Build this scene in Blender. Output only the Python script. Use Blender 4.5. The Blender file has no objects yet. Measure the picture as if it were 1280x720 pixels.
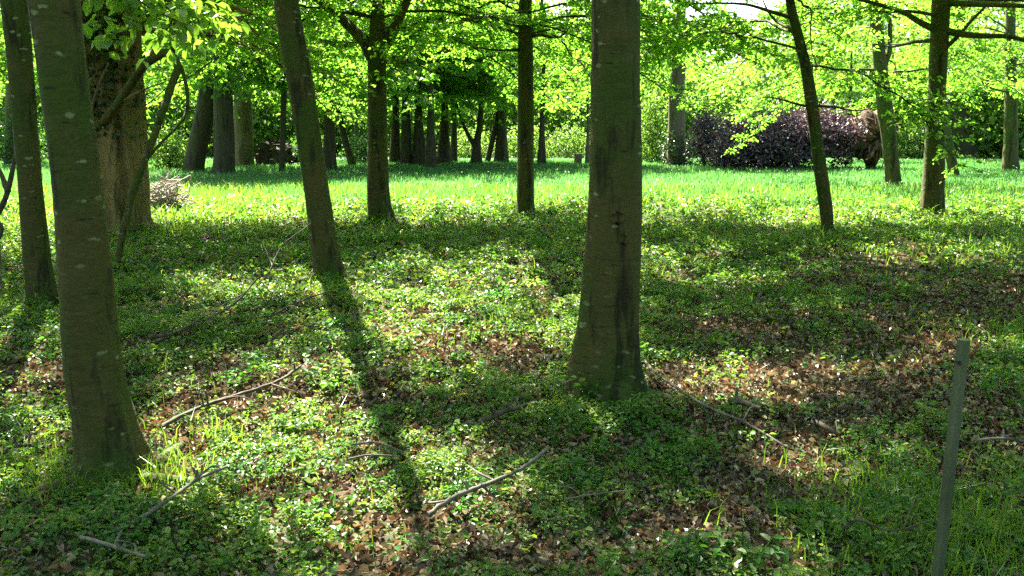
import bpy, math, random
import numpy as np

S = bpy.context.scene
COL = S.collection
R = math.radians

# ------------------------------------------------------------------ camera, sky, sun, exposure
PITCH, EYE, FPX = R(11.0), 1.6, 1004.0
cam_d = bpy.data.cameras.new('camera'); cam = bpy.data.objects.new('camera', cam_d); COL.objects.link(cam)
cam.location = (0, 0, EYE); cam.rotation_euler = (R(90) - PITCH, 0, 0)
cam_d.sensor_width = 36; cam_d.lens = 36 * FPX / 1280
cam_d.clip_start = 0.05; cam_d.clip_end = 2000
S.camera = cam
SUN_AZ, SUN_EL = R(-23.5), R(50)            # azimuth measured from +Y towards +X
W = bpy.data.worlds.new("World"); S.world = W; W.use_nodes = True
nt = W.node_tree; bg = nt.nodes['Background']
sky = nt.nodes.new('ShaderNodeTexSky'); sky.sky_type = 'NISHITA'; sky.sun_disc = False
sky.sun_elevation = SUN_EL; sky.sun_rotation = SUN_AZ
sky.dust_density = 3.0; sky.air_density = 1.0; sky.ozone_density = 1.0
nt.links.new(sky.outputs[0], bg.inputs[0]); bg.inputs[1].default_value = 0.065
SV = np.array([math.sin(SUN_AZ) * math.cos(SUN_EL), math.cos(SUN_AZ) * math.cos(SUN_EL), math.sin(SUN_EL)])
sd = bpy.data.lights.new('sun', 'SUN'); sd.energy = 5.0; sd.angle = R(0.53); sd.color = (1, .95, .84)
so = bpy.data.objects.new('sun', sd); COL.objects.link(so)
import mathutils
so.rotation_euler = mathutils.Vector(SV).to_track_quat('Z', 'Y').to_euler()
S.view_settings.view_transform = 'Standard'; S.view_settings.look = 'None'
S.view_settings.exposure = 3.3; S.view_settings.gamma = 1.0
S.render.engine = 'CYCLES'
c = S.cycles
c.max_bounces = 7; c.diffuse_bounces = 4; c.glossy_bounces = 2; c.transmission_bounces = 5
c.transparent_max_bounces = 4; c.caustics_reflective = False; c.caustics_refractive = False
c.sample_clamp_indirect = 6.0
c.use_denoising = False

# ------------------------------------------------------------------ helpers
rng = np.random.default_rng(11)
_n2 = np.random.default_rng(5)
_W = [( _n2.uniform(-1, 1, 2), _n2.uniform(0, 6.28)) for _ in range(40)]
def noise2(x, y, scale, seed=0):
    """smooth pseudo noise in -1..1"""
    v = 0
    for k in range(7):
        d, ph = _W[(k + seed * 7) % 40]
        d = d / (np.hypot(*d) + 1e-6)
        f = (0.7 + 0.35 * k) / scale
        v = v + np.sin((x * d[0] + y * d[1]) * f * 2.2 + ph + 1.3 * np.sin((x * d[1] - y * d[0]) * f * 1.4 + 2 * ph))
    return v / 3.6
def ground_z(x, y):
    x = np.asarray(x, float); y = np.asarray(y, float)
    near = np.exp(-((y - 6) / 14) ** 2)
    z = 0.035 * near * noise2(x, y, 1.6, 1) + 0.015 * near * noise2(x, y, .5, 2)
    z = z + 0.10 * np.exp(-(((x - 2.6) / 2.2) ** 2 + ((y - 16.5) / 1.3) ** 2))     # low bank at the wood's edge
    return z
def ray(px, py):
    x = (px - 640) / FPX; y = (360 - py) / FPX
    cp, sp = math.cos(PITCH), math.sin(PITCH)
    return np.array([x, cp + y * sp, y * cp - sp])
def on_ground(px, py, up=0.0):
    d = ray(px, py); t = -EYE / d[2]
    p = np.array([0, 0, EYE]) + d * t
    p[2] = float(ground_z(p[0], p[1])) + up
    return p
def at_depth(px, py, Y):
    d = ray(px, py); t = Y / d[1]
    return np.array([0, 0, EYE]) + d * t
def px_size(py, Y):                      # metres per photo pixel at that depth
    return (Y / ray(640, py)[1]) / FPX
def to_px(x, y, z=0):
    cp, sp = math.cos(PITCH), math.sin(PITCH)
    v = z - EYE
    f = y * cp - v * sp; u = y * sp + v * cp
    f = np.maximum(f, .05)
    return 640 + FPX * x / f, 360 - FPX * u / f
def unit(v):
    return v / (np.linalg.norm(v, axis=-1, keepdims=True) + 1e-9)

def tag(o, label=None, cat=None, group=None, kind=None):
    if label: o['label'] = label
    if cat: o['category'] = cat
    if group: o['group'] = group
    if kind: o['kind'] = kind
    return o
def empty(name, loc):
    o = bpy.data.objects.new(name, None); COL.objects.link(o); o.location = loc
    o.empty_display_size = .2
    return o
def link_mesh(name, V, faces_by_n, mat, parent=None, origin=(0, 0, 0), smooth=False):
    """V (n,3) in world space; faces_by_n list of int arrays (m,k)"""
    V = np.asarray(V, np.float64) - np.asarray(origin)
    me = bpy.data.meshes.new(name)
    loops = np.concatenate([f.ravel() for f in faces_by_n]).astype(np.int32)
    tot = np.concatenate([np.full(len(f), f.shape[1], np.int32) for f in faces_by_n])
    start = np.concatenate([[0], np.cumsum(tot)[:-1]]).astype(np.int32)
    me.vertices.add(len(V)); me.vertices.foreach_set('co', V.astype(np.float32).ravel())
    me.loops.add(len(loops)); me.loops.foreach_set('vertex_index', loops)
    me.polygons.add(len(tot)); me.polygons.foreach_set('loop_start', start); me.polygons.foreach_set('loop_total', tot)
    me.polygons.foreach_set('use_smooth', np.full(len(tot), smooth, bool))
    me.update(calc_edges=True); me.validate()
    if mat: me.materials.append(mat)
    o = bpy.data.objects.new(name, me); COL.objects.link(o)
    if parent is not None: o.parent = parent
    else: o.location = origin
    return o

class Tubes:
    def __init__(s): s.V, s.F, s.T, s.n = [], [], [], 0
    def add(s, P, rad, seg=6, rough=0.0, lobes=None, cap=True):
        """rings along P"""
        P = np.asarray(P, float); rad = np.asarray(rad, float); m = len(P)
        tan = unit(np.gradient(P, axis=0))
        ref = np.array([1.0, 0, 0]) if abs(tan[0][0]) < .8 else np.array([0, 1.0, 0])
        a = unit(np.cross(tan, ref)); b = np.cross(tan, a)
        th = np.linspace(0, 2 * math.pi, seg, endpoint=False)
        rr = rad[:, None] * np.ones((1, seg))
        if lobes is not None: rr = rr * lobes(th[None, :], P, rad)
        if rough: rr = rr * (1 + rough * rng.normal(size=rr.shape))
        ring = P[:, None, :] + rr[..., None] * (np.cos(th)[None, :, None] * a[:, None, :] + np.sin(th)[None, :, None] * b[:, None, :])
        s.V.append(ring.reshape(-1, 3))
        i = np.arange(m - 1)[:, None] * seg; j = np.arange(seg)[None, :]; j2 = (j + 1) % seg
        q = np.stack([i + j, i + j2, i + seg + j2, i + seg + j], -1).reshape(-1, 4) + s.n
        s.F.append(q); s.n += m * seg
        if cap:
            for base, end in ((0, P[0]), ((m - 1) * seg, P[-1])):
                s.V.append(end[None]); k = s.n; s.n += 1
                o0 = k - m * seg - (0 if base == 0 else 1)
                jj = np.arange(seg)
                s.T.append(np.stack([o0 + base + jj, o0 + base + (jj + 1) % seg, np.full(seg, k)], -1))
    def build(s, name, mat, parent=None, origin=(0, 0, 0)):
        return link_mesh(name, np.concatenate(s.V), [np.concatenate(s.F)] + ([np.concatenate(s.T)] if s.T else []), mat, parent, origin, True)

def smooth_path(P, n):
    """Catmull-Rom through control rows of any width"""
    P = np.asarray(P, float)
    Q = np.vstack([2 * P[0] - P[1], P, 2 * P[-1] - P[-2]])
    t = np.linspace(0, len(P) - 1 - 1e-6, n); i = t.astype(int); u = (t - i)[:, None]
    a, b, c_, d = Q[i], Q[i + 1], Q[i + 2], Q[i + 3]
    return .5 * (2 * b + (c_ - a) * u + (2 * a - 5 * b + 4 * c_ - d) * u ** 2 + (3 * b - a - 3 * c_ + d) * u ** 3)

class Leaves:
    """collects leaf blades: rhombs (1 folded quad) or ovals (2 quads either side of a midrib)"""
    def __init__(s): s.P, s.D, s.N, s.L, s.Wd = [], [], [], [], []
    def add(s, P, D, N, L, Wd):
        P = np.atleast_2d(P); n = len(P)
        s.P.append(P); s.D.append(np.broadcast_to(D, (n, 3))); s.N.append(np.broadcast_to(N, (n, 3)))
        s.L.append(np.broadcast_to(L, n)); s.Wd.append(np.broadcast_to(Wd, n))
    def count(s): return sum(len(p) for p in s.P)
    def build(s, name, mat, parent=None, origin=(0, 0, 0), oval=False, fold=.22, curl=0.1):
        P = np.concatenate(s.P); D = unit(np.concatenate(s.D)); N = np.concatenate(s.N)
        L = np.concatenate(s.L)[:, None]; Wd = np.concatenate(s.Wd)[:, None]
        side = unit(np.cross(D, N)); N = np.cross(side, D); n = len(P)
        up = N * Wd * fold
        if not oval:
            V = np.stack([P, P + D * L * .45 + side * Wd * .5 + up, P + D * L - N * L * curl, P + D * L * .45 - side * Wd * .5 + up], 1)
            F = np.arange(n * 4).reshape(n, 4)
        else:
            V = np.stack([P, P + D * L - N * L * curl,
                          P + D * L * .28 + side * Wd * .44 + up, P + D * L * .68 + side * Wd * .40 + up * .8 - N * L * curl * .4,
                          P + D * L * .28 - side * Wd * .44 + up, P + D * L * .68 - side * Wd * .40 + up * .8 - N * L * curl * .4], 1)
            b = np.arange(n)[:, None] * 6
            F = np.concatenate([b + np.array([0, 2, 3, 1]), b + np.array([0, 1, 5, 4])])
        return link_mesh(name, V.reshape(-1, 3), [F], mat, parent, origin)

def rand_dir(n, up_bias=0.0, spread=1.0):
    v = rng.normal(size=(n, 3)) * spread; v[:, 2] += up_bias
    return unit(v)

# ------------------------------------------------------------------ materials
def new_mat(name):
    m = bpy.data.materials.new(name); m.use_nodes = True
    t = m.node_tree; t.nodes.clear()
    out = t.nodes.new('ShaderNodeOutputMaterial')
    return m, t, out
def N_(t, typ, **kw):
    n = t.nodes.new(typ)
    for k, v in kw.items(): setattr(n, k, v)
    return n
def ramp(t, fac, stops):
    r = t.nodes.new('ShaderNodeValToRGB'); e = r.color_ramp.elements
    while len(e) < len(stops): e.new(.5)
    for i, (p, col) in enumerate(stops):
        e[i].position = p; e[i].color = (*col, 1) if len(col) == 3 else col
    t.links.new(fac, r.inputs[0]); return r.outputs[0]
def mixc(t, fac, a, b, mode='MIX'):
    m = t.nodes.new('ShaderNodeMix'); m.data_type = 'RGBA'; m.blend_type = mode
    for sock, v in ((m.inputs[0], fac), (m.inputs[6], a), (m.inputs[7], b)):
        if isinstance(v, (int, float)): sock.default_value = v
        elif isinstance(v, tuple): sock.default_value = (*v, 1)
        else: t.links.new(v, sock)
    return m.outputs[2]
def tex(t, typ, scale, vec=None, detail=3, rough=.55):
    n = t.nodes.new(typ)
    n.inputs['Scale'].default_value = scale
    if 'Detail' in n.inputs: n.inputs['Detail'].default_value = detail
    if 'Roughness' in n.inputs: n.inputs['Roughness'].default_value = rough
    if vec is not None: t.links.new(vec, n.inputs['Vector'])
    return n
def coords(t, scale=(1, 1, 1)):
    tc = t.nodes.new('ShaderNodeTexCoord'); mp = t.nodes.new('ShaderNodeMapping')
    mp.inputs['Scale'].default_value = scale
    t.links.new(tc.outputs['Object'], mp.inputs[0]); return mp.outputs[0]

def leaf_mat(name, cols, trans, tfac=.5, rough=.42, spec=.4, patch=.6,
             patches=((.3, (.72, .76, .7)), (.7, (1.18, 1.12, 1.0)))):
    """cols: list of blade colours picked per blade; trans: multiplies into the light that comes through"""
    m, t, out = new_mat(name)
    g = N_(t, 'ShaderNodeNewGeometry')
    n = len(cols)
    base = ramp(t, g.outputs['Random Per Island'], [(i / max(1, n - 1), cc) for i, cc in enumerate(cols)])
    nz = tex(t, 'ShaderNodeTexNoise', patch, coords(t), 2)
    base = mixc(t, 1.0, base, ramp(t, nz.outputs['Fac'], list(patches)), 'MULTIPLY')
    p = N_(t, 'ShaderNodeBsdfPrincipled')
    p.inputs['Roughness'].default_value = rough; p.inputs['Specular IOR Level'].default_value = spec
    t.links.new(base, p.inputs['Base Color'])
    tr = N_(t, 'ShaderNodeBsdfTranslucent')
    t.links.new(mixc(t, 1.0, base, trans, 'MULTIPLY'), tr.inputs[0])
    mx = N_(t, 'ShaderNodeMixShader'); mx.inputs[0].default_value = tfac
    t.links.new(p.outputs[0], mx.inputs[1]); t.links.new(tr.outputs[0], mx.inputs[2])
    t.links.new(mx.outputs[0], out.inputs[0])
    return m

def bark_mat(name, dark, mid, moss, lichen, rough_bark=0.0, lichen_amt=.5):
    m, t, out = new_mat(name)
    v = coords(t)
    wr = tex(t, 'ShaderNodeTexNoise', 5.0, coords(t, (1, 1, 3)), 5, .65)          # fine cross wrinkles of smooth bark
    st = tex(t, 'ShaderNodeTexNoise', 8.0, coords(t, (1, 1, .17)), 5, .62)         # long stains down the stem
    bl = tex(t, 'ShaderNodeTexNoise', 2.2, coords(t, (1, 1, .6)), 4, .6)
    col = mixc(t, ramp(t, bl.outputs['Fac'], [(.43, (0, 0, 0)), (.57, (1, 1, 1))]), mid, moss)
    col = mixc(t, ramp(t, st.outputs['Fac'], [(.54, (0, 0, 0)), (.62, (.8, .8, .8))]), col, dark)
    col = mixc(t, .75, col, ramp(t, wr.outputs['Fac'], [(.25, (.6, .6, .6)), (.45, (1, 1, 1)), (.8, (1.12, 1.12, 1.1))]), 'MULTIPLY')
    # pale lichen discs, wider than tall
    vo = tex(t, 'ShaderNodeTexVoronoi', 9.0, coords(t, (1, 1, 2.4)), 0)
    dn = tex(t, 'ShaderNodeTexNoise', 9, v, 3)
    va = N_(t, 'ShaderNodeVectorMath', operation='MULTIPLY_ADD'); t.links.new(dn.outputs['Color'], va.inputs[0]); va.inputs[1].default_value = (.10, .10, .10)
    t.links.new(coords(t, (1, 1, 2.4)), va.inputs[2]); t.links.new(va.outputs[0], vo.inputs['Vector'])
    vn = tex(t, 'ShaderNodeTexNoise', 30, v, 4, .7)
    sm = N_(t, 'ShaderNodeMath', operation='MULTIPLY_ADD'); t.links.new(vn.outputs['Fac'], sm.inputs[0]); sm.inputs[1].default_value = .7
    t.links.new(vo.outputs['Distance'], sm.inputs[2])
    spot = ramp(t, sm.outputs[0], [(.50, (1, 1, 1)), (.60, (0, 0, 0))])
    keep = tex(t, 'ShaderNodeTexNoise', 1.6, v, 2)
    pick = ramp(t, vo.outputs['Color'], [(1 - lichen_amt, (0, 0, 0)), (1 - lichen_amt + .05, (1, 1, 1))])
    mk = mixc(t, 1.0, spot, pick, 'MULTIPLY')
    mk = mixc(t, 1.0, mk, ramp(t, keep.outputs['Fac'], [(.40, (.15, .15, .15)), (.52, (.85, .85, .85))]), 'MULTIPLY')
    fl = tex(t, 'ShaderNodeTexNoise', 38, coords(t, (1, 1, 2.2)), 3, .7)         # freckles
    col = mixc(t, .8, col, ramp(t, fl.outputs['Fac'], [(.3, (.75, .75, .75)), (.5, (1, 1, 1)), (.7, (1.3, 1.3, 1.2))]), 'MULTIPLY')
    le = tex(t, 'ShaderNodeTexNoise', 11, coords(t, (.8, .8, 4)), 2, .5)         # short dark slits across the stem
    col = mixc(t, ramp(t, le.outputs['Fac'], [(.66, (0, 0, 0)), (.72, (.8, .8, .8))]), col, dark)
    col = mixc(t, mk, col, lichen)
    p = N_(t, 'ShaderNodeBsdfPrincipled'); p.inputs['Roughness'].default_value = .82; p.inputs['Specular IOR Level'].default_value = .25
    t.links.new(col, p.inputs['Base Color'])
    b1 = N_(t, 'ShaderNodeBump'); b1.inputs['Strength'].default_value = .75; b1.inputs['Distance'].default_value = .016
    t.links.new(wr.outputs['Fac'], b1.inputs['Height'])
    nrm = b1.outputs[0]
    if rough_bark:
        fis = tex(t, 'ShaderNodeTexNoise', 7, coords(t, (1, 1, .16)), 6, .7)
        b2 = N_(t, 'ShaderNodeBump'); b2.inputs['Strength'].default_value = .9; b2.inputs['Distance'].default_value = rough_bark
        t.links.new(fis.outputs['Fac'], b2.inputs['Height']); t.links.new(nrm, b2.inputs['Normal']); nrm = b2.outputs[0]
    t.links.new(nrm, p.inputs['Normal']); t.links.new(p.outputs[0], out.inputs[0])
    return m

def plain_mat(name, stops, scale=8, stretch=(1, 1, 1), rough=.8, bump=.01, spec=.3):
    m, t, out = new_mat(name)
    nz = tex(t, 'ShaderNodeTexNoise', scale, coords(t, stretch), 5, .65)
    p = N_(t, 'ShaderNodeBsdfPrincipled'); p.inputs['Roughness'].default_value = rough; p.inputs['Specular IOR Level'].default_value = spec
    t.links.new(ramp(t, nz.outputs['Fac'], stops), p.inputs['Base Color'])
    b = N_(t, 'ShaderNodeBump'); b.inputs['Distance'].default_value = bump; b.inputs['Strength'].default_value = .7
    t.links.new(nz.outputs['Fac'], b.inputs['Height']); t.links.new(b.outputs[0], p.inputs['Normal'])
    t.links.new(p.outputs[0], out.inputs[0])
    return m

M = {}
M['bark'] = bark_mat('smooth_bark', (.010, .009, .004), (.062, .052, .013), (.036, .054, .006), (.19, .22, .11), 0, .5)
M['bark_far'] = bark_mat('far_bark', (.014, .012, .008), (.056, .044, .022), (.044, .044, .015), (.16, .17, .12), .03, .2)
M['bark_old'] = bark_mat('furrowed_bark', (.05, .034, .016), (.25, .165, .08), (.16, .13, .05), (.2, .18, .12), .06, .15)
M['bark_pale'] = bark_mat('pale_bark', (.05, .037, .022), (.14, .10, .06), (.10, .082, .042), (.2, .18, .12), 0, .3)
M['twig'] = plain_mat('dead_twig', [(.3, (.025, .019, .012)), (.7, (.10, .08, .05))], 18, (1, 1, 1), .8, .004)
M['twig_grey'] = plain_mat('grey_twig', [(.3, (.05, .04, .03)), (.7, (.17, .145, .11))], 14, (1, 1, 1), .8, .004)
LEAFTR = (1.9, 1.75, .9)
M['leaf'] = leaf_mat('beech_leaf', [(.07, .16, .016), (.09, .20, .02), (.12, .225, .026), (.17, .25, .05)], (1.75, 2.0, 1.15), .72, .4, .35)
M['leaf_near'] = leaf_mat('bough_leaf', [(.08, .18, .022), (.11, .21, .028), (.14, .24, .04)], (1.75, 1.8, 1.0), .5, .36, .4, 3.0)
M['leaf_dark'] = leaf_mat('woodland_leaf', [(.03, .085, .022), (.045, .11, .026), (.06, .14, .026)], (1.5, 1.6, .8), .45, .4, .4)
M['leaf_far'] = leaf_mat('far_leaf', [(.06, .14, .028), (.085, .17, .03), (.12, .20, .035)], (1.6, 1.7, .9), .6, .4, .4, .12)
M['leaf_shrub'] = leaf_mat('shrub_leaf', [(.075, .15, .035), (.10, .19, .04), (.15, .23, .05)], (1.6, 1.6, .9), .5, .4, .4)
M['leaf_purple'] = leaf_mat('copper_leaf', [(.038, .031, .037), (.066, .056, .065), (.13, .115, .125)], (1.2, .6, .7), .3, .45, .6)
M['ivy'] = leaf_mat('ivy_leaf', [(.02, .05, .012), (.035, .075, .018)], (1.2, 1.3, .7), .25, .35, .5)
M['herb'] = leaf_mat('herb_leaf', [(.03, .10, .014), (.045, .13, .016), (.07, .155, .02), (.16, .215, .05)], (1.8, 1.75, .85), .48, .44, .38, 2.6,
                     ((.34, (.62, .86, .95)), (.45, (1.0, 1.0, 1.0)), (.54, (1.45, 1.15, .9)), (.62, (1.75, 1.35, 2.2)), (.7, (.95, 1.0, 1.0))))
M['grass'] = leaf_mat('grass_blade', [(.05, .125, .016), (.08, .165, .02), (.13, .21, .03)], (1.9, 1.75, .8), .55, .4, .4, .8)
M['meadow'] = leaf_mat('meadow_blade', [(.040, .130, .038), (.056, .155, .045), (.080, .185, .052)], (1.55, 1.55, 1.1), .55, .4, .4, .35)
M['flower'] = leaf_mat('white_petal', [(.75, .77, .7), (.8, .8, .75)], (1, 1, 1), .3, .5, .3)
M['litter'] = leaf_mat('dead_leaf', [(.03, .018, .010), (.06, .034, .018), (.11, .065, .034), (.16, .105, .06), (.34, .28, .20), (.14, .055, .022)], (1.3, 1.0, .7), .2, .40, .5, 2.0)
M['soil_root'] = plain_mat('rootplate_soil', [(.38, (.02, .012, .006)), (.5, (.085, .05, .025)), (.66, (.16, .095, .05))], 3.0, (1, 1, 1), .95, .12)
M['twig_pale'] = plain_mat('pale_twig', [(.3, (.17, .14, .115)), (.7, (.40, .35, .30))], 14, (1, 1, 1), .8, .004)
M['brush'] = plain_mat('brush_heap', [(.3, (.02, .016, .012)), (.7, (.09, .065, .04))], 4.0, (1, 1, 1), .9, .05)
M['post'] = plain_mat('post_paint', [(.3, (.04, .052, .028)), (.5, (.075, .09, .052)), (.75, (.14, .15, .10))], 9, (1, 1, .3), .55, .001)
M['dark_metal'] = plain_mat('dark_metal', [(.3, (.015, .015, .015)), (.7, (.04, .04, .035))], 20, (1, 1, 1), .5, .001)

def ground_mat():
    m, t, out = new_mat('woodland_floor')
    v = coords(t)
    big = tex(t, 'ShaderNodeTexNoise', .9, v, 4)
    fine = tex(t, 'ShaderNodeTexNoise', 16, v, 6, .7)
    vo = tex(t, 'ShaderNodeTexVoronoi', 22, v, 0)
    lit = ramp(t, fine.outputs['Fac'], [(.3, (.014, .009, .006)), (.5, (.04, .025, .014)), (.68, (.09, .06, .035))])
    lit = mixc(t, .5, lit, ramp(t, vo.outputs['Color'], [(0, (.02, .013, .008)), (.6, (.08, .05, .03)), (1, (.16, .11, .07))]))
    grn = ramp(t, fine.outputs['Fac'], [(.3, (.018, .035, .010)), (.7, (.05, .085, .02))])
    wood = mixc(t, ramp(t, big.outputs['Fac'], [(.42, (0, 0, 0)), (.6, (.9, .9, .9))]), lit, grn)
    mead = ramp(t, fine.outputs['Fac'], [(.3, (.03, .09, .025)), (.7, (.07, .16, .045))])
    # the meadow begins some 17 m off
    sep = N_(t, 'ShaderNodeSeparateXYZ'); tc = N_(t, 'ShaderNodeTexCoord'); t.links.new(tc.outputs['Object'], sep.inputs[0])
    ad = N_(t, 'ShaderNodeMath', operation='MULTIPLY_ADD'); t.links.new(big.outputs['Fac'], ad.inputs[0]); ad.inputs[1].default_value = 4.0
    t.links.new(sep.outputs['Y'], ad.inputs[2])
    mr = N_(t, 'ShaderNodeMapRange'); t.links.new(ad.outputs[0], mr.inputs[0]); mr.inputs[1].default_value = 15; mr.inputs[2].default_value = 20
    col = mixc(t, mr.outputs[0], wood, mead)
    p = N_(t, 'ShaderNodeBsdfPrincipled'); p.inputs['Roughness'].default_value = .9; p.inputs['Specular IOR Level'].default_value = .2
    t.links.new(col, p.inputs['Base Color'])
    b = N_(t, 'ShaderNodeBump'); b.inputs['Distance'].default_value = .03
    t.links.new(fine.outputs['Fac'], b.inputs['Height']); t.links.new(b.outputs[0], p.inputs['Normal'])
    t.links.new(p.outputs[0], out.inputs[0]); return m
M['ground'] = ground_mat()

# ------------------------------------------------------------------ ground sheet
gx = np.unique(np.concatenate([np.linspace(-600, -16, 24), np.arange(-16, 16.01, .2), np.linspace(16, 600, 24)]))
gy = np.unique(np.concatenate([np.linspace(-300, -1, 12), np.arange(-1, 24.01, .2), np.linspace(24, 900, 30)]))
X, Y = np.meshgrid(gx, gy); Z = ground_z(X, Y)
i = np.arange(len(gy) - 1)[:, None] * len(gx); j = np.arange(len(gx) - 1)[None, :]
F = np.stack([i + j, i + j + 1, i + len(gx) + j + 1, i + len(gx) + j], -1).reshape(-1, 4)
tag(link_mesh('ground', np.stack([X, Y, Z], -1).reshape(-1, 3), [F], M['ground'], smooth=True), kind='structure',
    label='woodland floor of soil and leaf litter running out into a green meadow')

# ------------------------------------------------------------------ where plants, bare litter and shade lie on the floor
def blobs(px, py, B):
    v = 0 * px
    for (cx, cy, rx, ry, s) in B:
        v = np.maximum(v, s * np.exp(-(((px - cx) / rx) ** 2 + ((py - cy) / ry) ** 2) ** 1.5))
    return v
BARE = [(1265, 362, 65, 32, 1.3), (1200, 395, 75, 34, 1.3), (1120, 437, 85, 34, 1.3), (1060, 485, 80, 36, 1.25), (1000, 535, 75, 36, 1.2), (945, 595, 75, 40, 1.25), (880, 655, 85, 36, 1.3), (300, 560, 260, 110, .38), (480, 640, 200, 60, .32), (560, 435, 150, 40, .45), (60, 480, 90, 60, .4), (1265, 365, 70, 40, 1), (1200, 400, 80, 40, 1), (1120, 440, 110, 40, 1), (1000, 460, 150, 30, 1), (1010, 520, 120, 40, .8), (950, 590, 90, 45, .9), (870, 655, 100, 40, 1), (700, 695, 120, 25, .8), (1235, 395, 95, 60, .95), (1120, 430, 120, 45, .8), (1010, 452, 170, 32, .8), (880, 470, 90, 35, .7), (1000, 600, 110, 45, .75),
        (880, 660, 110, 40, .9), (640, 690, 90, 30, .8), (780, 690, 60, 30, .7), (1200, 550, 100, 60, .65), (560, 440, 100, 22, .6),
        (90, 480, 90, 30, .55), (250, 500, 90, 40, .55), (280, 600, 60, 30, .3), (1130, 345, 130, 38, .8), (1050, 520, 200, 60, .6), (960, 420, 160, 30, .6), (1220, 470, 80, 50, .7), (660, 640, 50, 25, .5),
        (940, 300, 70, 12, .4), (820, 500, 60, 40, .55), (1150, 490, 130, 40, .5), (450, 690, 60, 30, .4)]
GREEN = [(1275, 450, 50, 45, .9), (1250, 300, 90, 25, .8), (1200, 670, 130, 50, 1), (1060, 690, 80, 30, .6), (800, 560, 90, 35, .6), (1090, 590, 60, 25, .5)]
LIT = [(40, 480, 80, 80, .95), (330, 560, 200, 100, .95), (480, 640, 190, 75, .85), (560, 415, 150, 55, .95), (330, 350, 110, 42, .75),
       (60, 270, 80, 60, .95), (905, 478, 130, 32, .7), (890, 652, 110, 32, .95), (700, 410, 90, 45, .7), (1130, 318, 150, 22, .4), (1060, 560, 90, 25, .35), (700, 690, 110, 40, .5), (1180, 440, 80, 20, .4), (1010, 465, 120, 25, .55), (560, 560, 60, 40, .6)]
def bare(x, y):
    px, py = to_px(x, y)
    return np.clip(blobs(px, py, BARE) - blobs(px, py, GREEN) + .28 * noise2(x, y, .8, 3) + .15 * noise2(x, y, .3, 1), 0, 1)
def shade(x, y):
    px, py = to_px(x, y)
    return np.clip(.93 - blobs(px, py, LIT) + .16 * noise2(x, y, .7, 2), 0, 1)

# ------------------------------------------------------------------ trees
def trunk_path(rows, height, bend=.6):
    """rows (py, xl, xr) from the base up, all at the depth of the base"""
    py0, xl, xr = rows[0]
    base = on_ground((xl + xr) / 2, py0)
    D = base[1]
    pts = []
    for (py, a, b) in rows:
        p = at_depth((a + b) / 2, py, D); pts.append([*p, (b - a) / 2 * px_size(py, D)])
    pts = np.array(pts); pts[0, :3] = base
    below = pts[0].copy(); below[2] -= .25; below[3] *= 1.12
    top = pts[-1]; d = unit(pts[-1, :3] - pts[-2, :3]) if len(pts) > 1 else np.array([0, 0, 1.0])
    ext = []
    zs = np.linspace(top[2], height, 7)[1:]; cur = top[:3].copy(); z0 = top[2]
    for k, z in enumerate(zs):
        dz = z - cur[2]; w = (1 - (k + 1) / 7) * bend + .1
        cur = cur + np.array([d[0] / max(d[2], .3) * dz * w + rng.normal() * .05, d[1] * 0 + rng.normal() * .05, dz])
        ext.append([*cur, max(.03, top[3] * (1 - .85 * (z - z0) / (height - z0)))])
    return base, np.vstack([below, pts, np.array(ext)])
def trunk_tube(path, seg=28, n=60, root=.10, rough=.012, nlobe=5, flute=0.0):
    P = smooth_path(path, n); ph = rng.uniform(0, 6.28, 3); z0 = path[1, 2]; r0 = path[1, 3]
    def lob(th, P3, rad):
        h = np.maximum(P3[:, 2] - z0, 0)[:, None]
        fl = np.exp(-h / (r0 * 1.6))
        return (1 + root * fl * np.cos(nlobe * th + ph[0]) + root * .6 * fl * np.cos(3 * th + ph[1])
                + .025 * np.cos(2 * th + ph[2] + h * 1.1) + .014 * np.sin(2 * th + 5.3 * h + ph[0]) + .012 * np.sin(h * 9 + 3 * th + ph[2]) * np.sin(h * 2.1 + ph[1]) + .02 * np.sin(3 * th + h * 2.3 + ph[1])
                + flute * (np.abs(np.sin(4.5 * th + .5 * np.sin(h * 1.1) + ph[0])) - .6) + flute * .5 * np.sin(13 * th + h * .8))
    T = Tubes(); T.add(P[:, :3], np.maximum(P[:, 3], .02), seg, rough, lob)
    return T, P
def path_at(P, z):
    k = int(np.argmin(np.abs(P[:, 2] - z))); return P[k, :3], P[k, 3]

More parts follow.
